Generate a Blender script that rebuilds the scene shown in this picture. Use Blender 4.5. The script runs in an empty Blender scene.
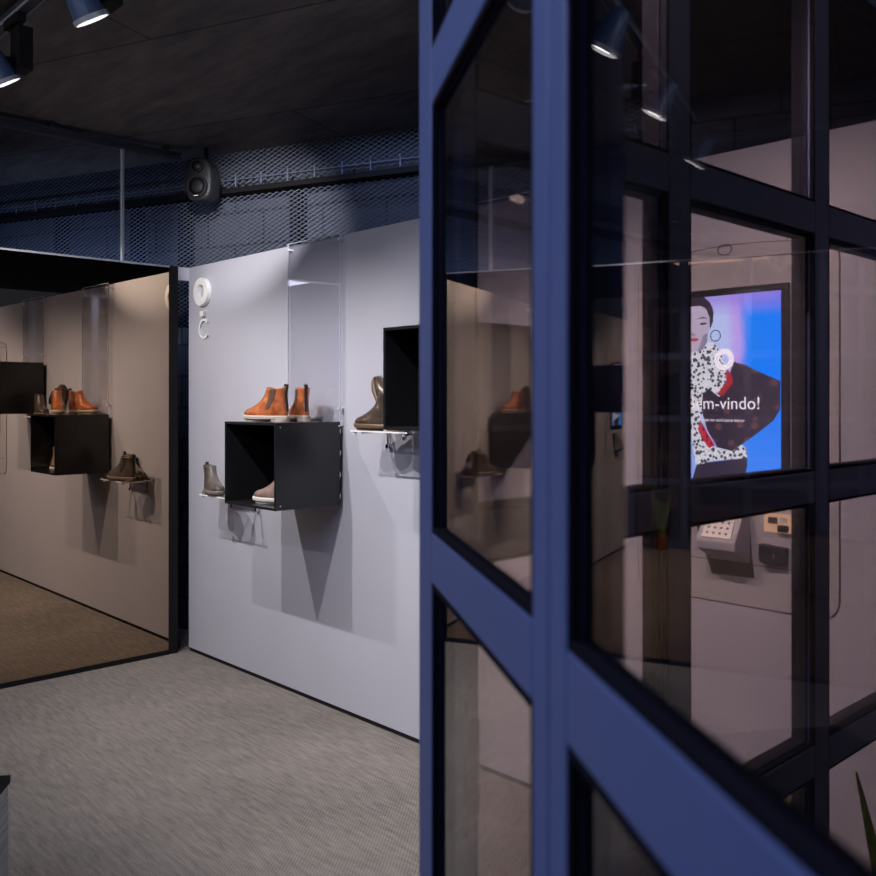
import bpy, bmesh, math, random
from mathutils import Vector, Matrix
random.seed(7)
C = bpy.context.scene.collection
R = math.radians
F = (-.7278, .6858); RT = (.6858, .7278); CAM = (4.85, -2.586, 1.45)

# ------------------------------------------------------------------ helpers
def onwall(px, py, y=0.0):
    """point of the display wall plane that stands at a given bearing; returns (x, z)"""
    k = (px - 438) / 915
    lam = (y - CAM[1]) / (F[1] + RT[1] * k)
    return CAM[0] + lam * (F[0] + RT[0] * k), CAM[2] + (400 - py) / 915 * lam

def obj(name, bm, mat=None, parent=None, smooth=False, bevel=0, seg=2, auto=False):
    me = bpy.data.meshes.new(name)
    bmesh.ops.recalc_face_normals(bm, faces=bm.faces[:])
    bm.to_mesh(me); bm.free()
    o = bpy.data.objects.new(name, me); C.objects.link(o)
    for m in (mat if isinstance(mat, (list, tuple)) else [mat]):
        if m: me.materials.append(m)
    if smooth:
        for p in me.polygons: p.use_smooth = True
    if bevel:
        b = o.modifiers.new('bevel', 'BEVEL'); b.width = bevel; b.segments = seg; b.limit_method = 'ANGLE'
    if parent: o.parent = parent
    return o

def empty(name, loc, rz=0, label=None, cat=None, group=None, kind=None):
    o = bpy.data.objects.new(name, None); C.objects.link(o)
    o.location = loc; o.rotation_euler = (0, 0, rz); o.empty_display_size = .05
    tag(o, label, cat, group, kind); return o

def tag(o, label=None, cat=None, group=None, kind=None):
    if label: o['label'] = label
    if cat: o['category'] = cat
    if group: o['group'] = group
    if kind: o['kind'] = kind
    return o

def box(bm, x0, x1, y0, y1, z0, z1, M=None, mi=0):
    vs = [bm.verts.new((x, y, z)) for x in (x0, x1) for y in (y0, y1) for z in (z0, z1)]
    for f in ((0,1,3,2),(4,6,7,5),(0,4,5,1),(2,3,7,6),(0,2,6,4),(1,5,7,3)):
        fc = bm.faces.new([vs[i] for i in f]); fc.material_index = mi
    if M: bmesh.ops.transform(bm, matrix=M, verts=vs)
    return vs

def bx(*a, **k):
    bm = bmesh.new(); box(bm, *a, **k); return bm

def tube(bm, p0, p1, r, n=12, r2=None, cap=True):
    p0 = Vector(p0); p1 = Vector(p1); d = (p1 - p0).normalized()
    a = d.orthogonal().normalized(); b = d.cross(a); r2 = r if r2 is None else r2
    A = []; B = []
    for i in range(n):
        t = 2 * math.pi * i / n; v = a * math.cos(t) + b * math.sin(t)
        A.append(bm.verts.new(p0 + v * r)); B.append(bm.verts.new(p1 + v * r2))
    for i in range(n):
        j = (i + 1) % n; bm.faces.new((A[i], A[j], B[j], B[i]))
    if cap: bm.faces.new(A[::-1]); bm.faces.new(B)

def tb(*a, **k):
    bm = bmesh.new(); tube(bm, *a, **k); return bm

def polyplate(pts, y0, y1, bm=None, mi=0):
    """polygon in the x/z plane with thickness from y0 to y1"""
    bm = bm or bmesh.new()
    a = [bm.verts.new((x, y0, z)) for x, z in pts]; b = [bm.verts.new((x, y1, z)) for x, z in pts]
    fs = [bm.faces.new(a), bm.faces.new(b[::-1])]
    n = len(pts)
    for i in range(n): fs.append(bm.faces.new((a[i], b[i], b[(i+1) % n], a[(i+1) % n])))
    for f in fs: f.material_index = mi
    return bm

def ringplate(cx, cz, ro, ri, y0, y1, n=40, a0=0, a1=360, bm=None, mi=0, sx=1.0):
    bm = bm or bmesh.new(); full = (a1 - a0) >= 360
    cnt = n if full else n + 1; rows = []
    for i in range(cnt):
        t = R(a0 + (a1 - a0) * i / n); c, s = math.cos(t) * sx, math.sin(t)
        rows.append([bm.verts.new((cx + c * r, y, cz + s * r)) for r, y in ((ro, y0), (ro, y1), (ri, y1), (ri, y0))])
    for i in range(n):
        A = rows[i]; B = rows[(i + 1) % cnt]
        for k in range(4):
            f = bm.faces.new((A[k], B[k], B[(k+1) % 4], A[(k+1) % 4])); f.material_index = mi
    if not full:
        bm.faces.new(rows[0]); bm.faces.new(rows[-1][::-1])
    return bm

# ------------------------------------------------------------------ materials
def mat(name, col, rough=.5, metal=0, spec=.5, noise=0, nscale=20, bump=0, bscale=60, coat=0, ramp=None, emis=None, estr=0):
    m = bpy.data.materials.new(name); m.use_nodes = True
    nt = m.node_tree; N = nt.nodes; L = nt.links; b = N['Principled BSDF']
    b.inputs['Base Color'].default_value = (*col, 1); b.inputs['Roughness'].default_value = rough
    b.inputs['Metallic'].default_value = metal; b.inputs['Specular IOR Level'].default_value = spec
    b.inputs['Coat Weight'].default_value = coat
    tc = N.new('ShaderNodeTexCoord')
    if noise:
        n = N.new('ShaderNodeTexNoise'); n.inputs['Scale'].default_value = nscale; n.inputs['Detail'].default_value = 6
        L.new(tc.outputs['Object'], n.inputs['Vector'])
        r = N.new('ShaderNodeMapRange'); r.inputs['From Min'].default_value = .3; r.inputs['From Max'].default_value = .7
        r.inputs['To Min'].default_value = 1 - noise; r.inputs['To Max'].default_value = 1 + noise
        L.new(n.outputs['Fac'], r.inputs['Value'])
        mx = N.new('ShaderNodeVectorMath'); mx.operation = 'SCALE'; mx.inputs[0].default_value = col
        L.new(r.outputs[0], mx.inputs['Scale']); L.new(mx.outputs[0], b.inputs['Base Color'])
    if bump:
        n = N.new('ShaderNodeTexNoise'); n.inputs['Scale'].default_value = bscale; n.inputs['Detail'].default_value = 4
        L.new(tc.outputs['Object'], n.inputs['Vector'])
        bp = N.new('ShaderNodeBump'); bp.inputs['Strength'].default_value = bump; bp.inputs['Distance'].default_value = .01
        L.new(n.outputs['Fac'], bp.inputs['Height']); L.new(bp.outputs[0], b.inputs['Normal'])
    if emis:
        b.inputs['Emission Color'].default_value = (*emis, 1); b.inputs['Emission Strength'].default_value = estr
    return m

def glassmat(name, tint, ior=1.5, rough=0.0, gloss=(1, 1, 1)):
    """thin clear or tinted sheet: each face passes tinted light and reflects by Fresnel"""
    m = bpy.data.materials.new(name); m.use_nodes = True
    nt = m.node_tree; N = nt.nodes; L = nt.links
    for n in list(N): N.remove(n)
    out = N.new('ShaderNodeOutputMaterial'); g = N.new('ShaderNodeNewGeometry')
    fr = N.new('ShaderNodeFresnel'); mr = N.new('ShaderNodeMapRange')
    mr.inputs['To Min'].default_value = ior; mr.inputs['To Max'].default_value = 1 / ior
    L.new(g.outputs['Backfacing'], mr.inputs['Value']); L.new(mr.outputs[0], fr.inputs['IOR'])
    t = N.new('ShaderNodeBsdfTransparent'); t.inputs['Color'].default_value = (*tint, 1)
    gl = N.new('ShaderNodeBsdfGlossy'); gl.inputs['Roughness'].default_value = rough; gl.inputs['Color'].default_value = (*gloss, 1)
    mx = N.new('ShaderNodeMixShader')
    L.new(fr.outputs[0], mx.inputs[0]); L.new(t.outputs[0], mx.inputs[1]); L.new(gl.outputs[0], mx.inputs[2])
    L.new(mx.outputs[0], out.inputs['Surface'])
    return m

M = {}
M['wall'] = mat('painted_panel', (.46, .46, .535), .62, noise=.025, nscale=3)
M['blackpanel'] = mat('black_laminate', (.012, .012, .014), .22, spec=.5)
M['blackmatt'] = mat('black_paint', (.009, .009, .010), .75, spec=.2)
M['frame'] = mat('blue_grey_powder_coat', (.135, .185, .40), .5, bump=.05, bscale=900)
M['gasket'] = mat('gasket_rubber', (.012, .012, .02), .9, spec=.08)
M['darkmetal'] = mat('dark_steel', (.11, .115, .14), .4, metal=.6)
M['greymetal'] = mat('grey_steel', (.42, .44, .48), .4, metal=.3)
M['meshmetal'] = mat('mesh_steel', (.16, .18, .25), .45, metal=.3)
M['white'] = mat('white_lacquer', (.85, .85, .85), .4)
M['chrome'] = mat('chrome', (.8, .8, .82), .15, metal=1)
M['glass'] = glassmat('bronze_glazing', (.90, .835, .825), 1.7)
M['acrylic'] = glassmat('clear_acrylic', (.965, .965, .975), 1.49)
M['acrylicedge'] = mat('acrylic_edge', (.62, .66, .80), .25, spec=.8)
M['speaker'] = mat('speaker_housing', (.022, .024, .03), .45, bump=.1, bscale=500)
M['cone'] = mat('speaker_cone', (.012, .012, .014), .6)
M['spotcase'] = mat('spot_housing', (.05, .085, .17), .35)
M['lens'] = mat('lamp_lens', (.9, .9, .9), .3, emis=(1, .95, .9), estr=6)
M['trim'] = mat('pale_green_trim', (.45, .47, .42), .5)
M['darkpanel'] = mat('dark_panelling', (.013, .013, .018), .5, noise=.2)
M['terracotta'] = mat('terracotta', (.45, .12, .05), .8, noise=.15)
M['leaf'] = mat('leaf', (.30, .38, .08), .45, noise=.35, nscale=30)
M['soil'] = mat('soil', (.03, .02, .015), .9)
M['kiosk'] = mat('kiosk_shell', (.44, .425, .46), .5)
M['keys'] = mat('keypad_steel', (.75, .73, .70), .35, metal=.2)
M['keydark'] = mat('key_print', (.06, .06, .06), .5)
M['reader'] = mat('card_reader_plastic', (.008, .009, .009), .5, spec=.3)
M['slotglow'] = mat('lit_slot', (.5, .36, .26), .5, emis=(1, .72, .45), estr=.6)

def mirror_material():
    m = bpy.data.materials.new('bronze_mirror'); m.use_nodes = True
    nt = m.node_tree; N = nt.nodes
    for n in list(N): N.remove(n)
    out = N.new('ShaderNodeOutputMaterial'); g = N.new('ShaderNodeBsdfGlossy')
    g.inputs['Roughness'].default_value = 0.0; g.inputs['Color'].default_value = (.47, .355, .255, 1)
    nt.links.new(g.outputs[0], out.inputs[0]); return m
M['mirror'] = mirror_material()

def carpet():
    m = mat('ribbed_carpet', (.2, .19, .19), .95, spec=.1); nt = m.node_tree; N = nt.nodes; L = nt.links
    b = N['Principled BSDF']; tc = N.new('ShaderNodeTexCoord')
    mp = N.new('ShaderNodeMapping'); mp.inputs['Rotation'].default_value = (0, 0, R(-40)); L.new(tc.outputs['Object'], mp.inputs[0])
    w = N.new('ShaderNodeTexWave'); w.wave_type = 'BANDS'; w.bands_direction = 'X'
    w.inputs['Scale'].default_value = 30; w.inputs['Distortion'].default_value = .8; w.inputs['Detail'].default_value = 2; w.inputs['Detail Scale'].default_value = 3
    L.new(mp.outputs[0], w.inputs[0])
    st = N.new('ShaderNodeMapping'); st.inputs['Rotation'].default_value = (0, 0, R(25)); st.inputs['Scale'].default_value = (9, 60, 9); L.new(tc.outputs['Object'], st.inputs[0])
    n = N.new('ShaderNodeTexNoise'); n.inputs['Scale'].default_value = 1.0; n.inputs['Detail'].default_value = 8; n.inputs['Roughness'].default_value = .7; L.new(st.outputs[0], n.inputs[0])
    n2 = N.new('ShaderNodeTexNoise'); n2.inputs['Scale'].default_value = 1.6; n2.inputs['Detail'].default_value = 5; L.new(tc.outputs['Object'], n2.inputs[0])
    def mth(op, a, bb):
        x = N.new('ShaderNodeMath'); x.operation = op
        for i, v in enumerate((a, bb)):
            if isinstance(v, (int, float)): x.inputs[i].default_value = v
            else: L.new(v, x.inputs[i])
        return x.outputs[0]
    f = mth('ADD', mth('MULTIPLY', w.outputs['Fac'], .17), mth('MULTIPLY', n.outputs['Fac'], .95))
    f = mth('ADD', f, mth('MULTIPLY', n2.outputs['Fac'], .4))
    cr = N.new('ShaderNodeValToRGB'); e = cr.color_ramp.elements
    e[0].position = .30; e[0].color = (.036, .035, .038, 1); e[1].position = 1.0; e[1].color = (.255, .228, .21, 1)
    L.new(f, cr.inputs[0]); L.new(cr.outputs[0], b.inputs['Base Color'])
    bp = N.new('ShaderNodeBump'); bp.inputs['Strength'].default_value = .35; bp.inputs['Distance'].default_value = .006
    L.new(f, bp.inputs['Height']); L.new(bp.outputs[0], b.inputs['Normal'])
    return m
M['carpet'] = carpet()

def ceilingmat():
    m = mat('dark_board_ceiling', (.03, .03, .035), .75, spec=.25); nt = m.node_tree; N = nt.nodes; L = nt.links
    b = N['Principled BSDF']; tc = N.new('ShaderNodeTexCoord')
    mp = N.new('ShaderNodeMapping'); mp.inputs['Scale'].default_value = (1.2, 5, 1); mp.inputs['Rotation'].default_value = (0, 0, R(68)); L.new(tc.outputs['Object'], mp.inputs[0])
    n = N.new('ShaderNodeTexNoise'); n.inputs['Scale'].default_value = 2.2; n.inputs['Detail'].default_value = 9; n.inputs['Roughness'].default_value = .65; L.new(mp.outputs[0], n.inputs[0])
    cr = N.new('ShaderNodeValToRGB'); e = cr.color_ramp.elements
    e[0].position = .3; e[0].color = (.075, .070, .076, 1); e[1].position = .75; e[1].color = (.20, .175, .165, 1)
    L.new(n.outputs['Fac'], cr.inputs[0])
    # board joints
    mp2 = N.new('ShaderNodeMapping'); mp2.inputs['Rotation'].default_value = (0, 0, R(-21.7)); mp2.inputs['Location'].default_value = (.3, .35, 0); L.new(tc.outputs['Object'], mp2.inputs[0])
    br = N.new('ShaderNodeTexBrick'); br.inputs['Scale'].default_value = 1; br.inputs['Brick Width'].default_value = 2.5; br.inputs['Row Height'].default_value = 1.0
    br.inputs['Mortar Size'].default_value = .006; br.inputs['Mortar Smooth'].default_value = .2
    br.inputs['Color1'].default_value = (1, 1, 1, 1); br.inputs['Color2'].default_value = (.88, .88, .88, 1); br.inputs['Mortar'].default_value = (.35, .35, .35, 1)
    L.new(mp2.outputs[0], br.inputs[0])
    mx = N.new('ShaderNodeMix'); mx.data_type = 'RGBA'; mx.blend_type = 'MULTIPLY'; mx.inputs[0].default_value = 1
    L.new(cr.outputs[0], mx.inputs[6]); L.new(br.outputs[0], mx.inputs[7]); L.new(mx.outputs[2], b.inputs['Base Color'])
    bp = N.new('ShaderNodeBump'); bp.inputs['Strength'].default_value = .25; bp.inputs['Distance'].default_value = .01
    L.new(n.outputs['Fac'], bp.inputs['Height']); L.new(bp.outputs[0], b.inputs['Normal'])
    return m
M['ceiling'] = ceilingmat()

def brickmat():
    m = mat('dark_painted_brick', (.05, .055, .08), .65); nt = m.node_tree; N = nt.nodes; L = nt.links
    b = N['Principled BSDF']; tc = N.new('ShaderNodeTexCoord')
    sp = N.new('ShaderNodeSeparateXYZ'); cb = N.new('ShaderNodeCombineXYZ'); L.new(tc.outputs['Object'], sp.inputs[0])
    L.new(sp.outputs[0], cb.inputs[0]); L.new(sp.outputs[2], cb.inputs[1])
    br = N.new('ShaderNodeTexBrick'); br.inputs['Scale'].default_value = 1; br.inputs['Brick Width'].default_value = .42; br.inputs['Row Height'].default_value = .2
    br.inputs['Mortar Size'].default_value = .008
    br.inputs['Color1'].default_value = (.115, .125, .165, 1); br.inputs['Color2'].default_value = (.08, .09, .125, 1); br.inputs['Mortar'].default_value = (.03, .03, .04, 1)
    L.new(cb.outputs[0], br.inputs[0]); L.new(br.outputs[0], b.inputs['Base Color'])
    bp = N.new('ShaderNodeBump'); bp.inputs['Strength'].default_value = .6; bp.inputs['Distance'].default_value = .01
    L.new(br.outputs['Color'], bp.inputs['Height']); L.new(bp.outputs[0], b.inputs['Normal'])
    return m
M['brick'] = brickmat()

def woodgrey():
    m = mat('grey_wood_grain', (.4, .4, .38), .7); nt = m.node_tree; N = nt.nodes; L = nt.links
    b = N['Principled BSDF']; tc = N.new('ShaderNodeTexCoord'); mp = N.new('ShaderNodeMapping'); mp.inputs['Scale'].default_value = (3, 3, 60)
    L.new(tc.outputs['Object'], mp.inputs[0]); n = N.new('ShaderNodeTexNoise'); n.inputs['Scale'].default_value = 2; n.inputs['Detail'].default_value = 6; L.new(mp.outputs[0], n.inputs[0])
    cr = N.new('ShaderNodeValToRGB'); e = cr.color_ramp.elements; e[0].position = .3; e[0].color = (.22, .23, .22, 1); e[1].position = .7; e[1].color = (.5, .5, .47, 1)
    L.new(n.outputs['Fac'], cr.inputs[0]); L.new(cr.outputs[0], b.inputs['Base Color']); return m
M['woodgrey'] = woodgrey()

# ------------------------------------------------------------------ the setting
ZC = 2.90; WT = 2.215
st = lambda o: tag(o, kind='structure')
st(obj('floor', bx(-5, 8, -7.5, 5, -.1, 0), M['carpet']))
st(obj('ceiling', bx(-5, 8, -7.5, 5, ZC, ZC + .1), M['ceiling']))
st(obj('wall_right', bx(0, 4.87, 0, .09, .020, WT), M['wall']))
st(obj('baseboard_right', bx(.004, 4.87, .003, .08, 0, .020), M['blackmatt']))
# fascia piece closing the gap between display wall and mirror at the top
st(obj('trim_1', bx(-.03, 0, -.068, .05, 2.14, WT), M['wall']))
# back wall, 21.7 degrees off the display wall
AW = math.atan2(1.116, 2.81); W0 = Vector((-1.6, -.402, 0))
wb = obj('wall_back', bx(-4, 9, .16, .26, 0, ZC), M['brick']); wb.location = W0; wb.rotation_euler = (0, 0, AW); st(wb)
st(obj('wall_left', bx(-4.8, -4.7, -7.2, -1.9, 0, ZC), M['darkpanel']))
st(obj('wall_rear', bx(-4.7, 7.8, -7.3, -7.2, 0, ZC), M['darkpanel']))
# dark panelled corridor end with pale horizontal rails
wf = st(obj('wall_front', bx(5.0, 5.08, -2.15, .09, 0, ZC), M['darkpanel']))
for i, z in enumerate((.28, .81, 1.345, 1.876, 2.40)):
    st(obj('trim_%d' % (i + 2), bx(4.985, 5.0, -2.15, 0, z - .024, z + .024), M['trim']))
st(obj('trim_7', bx(4.985, 5.0, -.03, 0, .31, 2.37), M['trim']))

# ------------------------------------------------------------------ glazed screen (fixed) and the glazed door
RAILS = (.045, .645, 1.256, 1.856, 2.46)
XS = 3.943
win = empty('window_1', (XS, -.9, 0), kind='structure')
def wpart(name, bm, m, par=None, **k):
    o = obj(name, bm, m, par or win, **k); 
    o.matrix_parent_inverse = Matrix.Translation(-Vector((par or win).location)); return o
posts = (-.035, -.54, -1.128, -1.692)
for y in posts:
    bm = bmesh.new(); box(bm, XS - .052, XS, (y - .035) if y > -1.6 else y - .011, y + .035, 0, ZC)
    wpart('mullion', bm, M['frame'], bevel=.003)
PB = [(posts[i + 1] + .035, posts[i] - .035) for i in range(3)]
for z in RAILS:
    for y0, y1 in PB:
        wpart('transom', bx(XS - .052, XS, y0, y1, z - .035, z + .035), M['frame'], bevel=.003)
zs = [.08, .61, .68, 1.221, 1.291, 1.821, 1.891, 2.425, 2.495, ZC]
for y0, y1 in PB:
    for i in range(0, 10, 2):
        z0, z1 = zs[i], zs[i + 1]
        wpart('pane', bx(XS - .018, XS - .012, y0, y1, z0, z1), M['glass'])
        bm = bmesh.new()   # rubber glazing bead round the pane
        for (a, b, c, d) in ((y0, y0 + .006, z0, z1), (y1 - .006, y1, z0, z1), (y0 + .006, y1 - .006, z0, z0 + .006), (y0 + .006, y1 - .006, z1 - .006, z1)):
            box(bm, XS - .053, XS - .019, a, b, c, d); box(bm, XS - .011, XS - .002, a, b, c, d)
        wpart('glazing_bead', bm, M['gasket'])

def on_ray(px, Z):
    k = (px - 438) / 915
    return Vector((CAM[0] + Z * (F[0] + k * RT[0]), CAM[1] + Z * (F[1] + k * RT[1]), 0))
def vpdir(vp):
    k = (vp - 438) / 915; d = Vector((-(F[0] + k * RT[0]), -(F[1] + k * RT[1]), 0)); return d.normalized()

def leaf(name, H, vp, stiles, length, glassname='pane', handle=False):
    """door leaf; local x runs from the hinge end to the near end, local -y faces the viewer"""
    d = vpdir(vp); ang = math.atan2(d.y, d.x)
    t = empty(name, H, ang, kind='structure')
    sgn = 1
    # viewer side of the leaf
    cam = Vector((CAM[0], CAM[1], 0)) - H; side = Vector((-d.y, d.x, 0)).dot(cam)
    s = 1 if side > 0 else -1           # + : viewer at local +y
    Yf, Yb = 0, -s * .042
    ra, rb = sorted((0, -s * .018))
    ya, yb = min(Yf, Yb), max(Yf, Yb)
    for a, b in stiles: obj('stile', bx(a, b, ya, yb, .03, 2.85), M['frame'], t, bevel=.003)
    ys = sorted([-s * .009, -s * .015])
    gaps = [(stiles[i][1], stiles[i + 1][0]) for i in range(len(stiles) - 1)]
    zz = [.11, .61, .68, 1.221, 1.284, 1.821, 1.891, 2.425, 2.495, 2.78]
    for g0, g1 in gaps:
        for z0, z1 in ((.61, .68), (1.221, 1.284), (1.821, 1.891), (2.425, 2.495)):
            obj('rail', bx(g0, g1, ra, rb, z0, z1), M['frame'], t, bevel=.003)
        obj('rail', bx(g0, g1, ra, rb, .03, .11), M['frame'], t, bevel=.003)
        obj('rail', bx(g0, g1, ra, rb, 2.78, 2.85), M['frame'], t, bevel=.003)
        for i in range(0, 10, 2):
            z0, z1 = zz[i], zz[i + 1]
            obj('pane', bx(g0, g1, ys[0], ys[1], z0, z1), M['glass'], t)
            bm = bmesh.new()
            for (a, b, c, e) in ((g0, g0 + .007, z0, z1), (g1 - .007, g1, z0, z1), (g0 + .007, g1 - .007, z0, z0 + .007), (g0 + .007, g1 - .007, z1 - .007, z1)):
                for q0, q1 in ((-s * .001, -s * .0085), (-s * .0155, -s * (.0175))):
                    box(bm, a, b, min(q0, q1), max(q0, q1), c, e)
            obj('glazing_bead', bm, M['gasket'], t)
    if handle:
        bm = bmesh.new(); y0, y1 = sorted([Yb, Yb - s * .012]); box(bm, .03, .07, y0, y1, .88, 1.06)
        h = obj('door_handle', bm, M['blackmatt'], t, bevel=.003)
        bm = bmesh.new(); yy = sorted([Yb - s * .012, Yb - s * .03]); box(bm, .038, .062, yy[0], yy[1], .905, 1.035)
        obj('grip', bm, M['blackmatt'], h, bevel=.006)
    return t, d
H = on_ray(419, 1.2457)
# hinge leaf: stile, pane, half of the meeting mullion
tA, dA = leaf('door_1', H, 277, [(0, .10), (.560, .602)], .6, handle=True)
H2 = H + dA * .604
tB, dB = leaf('door_2', H2, 299, [(0, .042), (.50, .58)], .6)

# ------------------------------------------------------------------ mirror on the end wall
mir = empty('mirror_panel', (0, -2.0, 0), label='large bronze-tinted mirror reaching the carpet, left of the display wall, hung from the ceiling', cat='mirror')
inv = Matrix.Translation((0, 2.0, 0)); mir.rotation_euler = (0, .0021, 0)   # hangs a hair out of plumb
def mp_(name, bm, m, par=mir, **k):
    o = obj(name, bm, m, par, **k)
    if par is mir: o.matrix_parent_inverse = inv
    return o
mp_('mirror_glass', bx(-.03, 0, -3.9, -.125, .025, 2.205), M['mirror'])
bm = bmesh.new(); box(bm, -.035, .004, -.125, -.072, 0, WT); box(bm, -.035, .004, -3.95, -3.9, 0, WT); box(bm, -.035, .006, -3.9, -.125, 0, .025)
mp_('mirror_frame', bm, M['blackmatt'])
mp_('top_edge', bx(-.035, .004, -3.9, -.125, 2.205, WT), M['greymetal'])
for y in (-.396, -2.75): mp_('hanging_rod', tb((-.016, y, WT), (-.016, y, 2.83), .012, 10), M['greymetal'])
cr_ = empty('ceiling_rail', (-.016, -2.0, 2.85), label='dark steel rail along the ceiling above the mirror, carrying its hanging rods', cat='rail')
bm = bmesh.new(); box(bm, -.02, .02, -2.0, 1.95, -.02, -.008); box(bm, -.02, .02, -2.0, 1.95, .012, .022); box(bm, -.006, .006, -2.0, 1.95, -.008, .012)
obj('rail_profile', bm, M['darkmetal'], cr_)
for y in (-1.6, -.8, 0, .6, 1.22, 1.86):
    obj('clip', bx(-.026, .026, y - .012, y + .012, .022, .05), M['darkmetal'], cr_)

# ------------------------------------------------------------------ expanded metal screen in front of the back wall
sc = empty('expanded_metal_screen', W0, AW, label='dark expanded metal mesh covering the back wall above the partition and mirror', cat='mesh screen')
def diamonds(x0, x1, z0, z1, cw, ch, yb, w=.0055):
    bm = bmesh.new(); nx = int((x1 - x0) / cw) * 2; rows = int((z1 - z0) / ch)
    for r in range(rows + 1):
        z = z0 + r * ch; prev = None; sg = 1 if r % 2 else -1
        for i in range(nx + 1):
            x = x0 + i * cw / 2; dz = sg * (ch / 2 - .0004) * (1 if i % 2 else -1)
            tri = [bm.verts.new((x, yb - .006, z + dz + w / 2)), bm.verts.new((x, yb + .004, z + dz - .001)), bm.verts.new((x, yb - .004, z + dz - w / 2))]
            if prev:
                for k in range(3): bm.faces.new((prev[k], tri[k], tri[(k + 1) % 3], prev[(k + 1) % 3]))
            prev = tri
    return bm
obj('mesh_sheet', diamonds(-2.2, 4.3, 1.9, 2.66, .050, .0125, 0, .0045), M['meshmetal'], sc)
obj('upper_mesh_sheet', diamonds(-2.2, 4.3, 2.72, 2.9, .050, .0125, -.05, .0045), M['meshmetal'], sc)
bm = bmesh.new(); box(bm, -2.2, 4.3, -.06, .06, 2.665, 2.695)
obj('ledge', bm, M['blackmatt'], sc)
bm = bmesh.new(); tube(bm, (-2.2, -.075, 2.735), (4.3, -.075, 2.735), .004, 6)
for i in range(36): tube(bm, (-2.1 + i * .18, -.075, 2.695), (-2.1 + i * .18, -.075, 2.765), .004, 6)
obj('wire_rail', bm, M['meshmetal'], sc)
for x in (.33, .99, 1.38, -.55, 2.2, 3.2):
    obj('post', bx(x - .03, x + .03, .02, .1, 1.9, 2.66), M['blackmatt'] , sc)

# ------------------------------------------------------------------ speakers
def make_speaker(loc, aim, label):
    rz = math.atan2(aim[1], aim[0]) + math.pi / 2     # local -y faces aim
    t = empty('loudspeaker', loc, rz, label, 'speaker', 'small round-cornered speakers under the ceiling')
    bm = bmesh.new(); n = 32; layers = []
    for (y, s) in ((-.075, .86), (-.07, .95), (-.05, 1), (.03, .97), (.075, .8), (.09, .55)):
        ring = []
        for i in range(n):
            a = 2 * math.pi * i / n; c, q = math.cos(a), math.sin(a)
            w = .085 if q < 0 else .085 - .012 * q * q
            ring.append(bm.verts.new((math.copysign(abs(c) ** .6, c) * w * s, y, math.copysign(abs(q) ** .7, q) * .125 * s)))
        layers.append(ring)
    for A, B in zip(layers, layers[1:]):
        for i in range(n): bm.faces.new((A[i], A[(i+1) % n], B[(i+1) % n], B[i]))
    bm.faces.new(layers[0]); bm.faces.new(layers[-1][::-1])
    obj('housing', bm, M['speaker'], t, smooth=True)
    for nm, z, r in (('woofer', -.045, .063), ('tweeter', .068, .036)):
        bm = ringplate(0, z, r, r * .8, -.092, -.07); w = obj(nm, bm, M['cone'], t, smooth=False, bevel=.002)
        bm = bmesh.new(); tube(bm, (0, -.088, z), (0, -.074, z), r * .42, 20, r * .8); obj('cone', bm, M['cone'] if nm == 'woofer' else M['speaker'], w, smooth=True)
    obj('badge', bx(-.014, .014, -.0945, -.0925, -.102, -.097), M['white'], t)
    obj('bracket', tb((0, .03, .11), (0, .03, ZC - loc[2]), .012), M['blackmatt'], t)
    return t
make_speaker((.12, .03, 2.70), (.55, -.83), 'small black two-way speaker hanging at the end of the ceiling rail above the corner')
make_speaker((-1.0, -1.02, 2.70), (.9, -.43), 'black speaker out of direct sight left of the mirror, seen reflected in the door glass')

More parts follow.
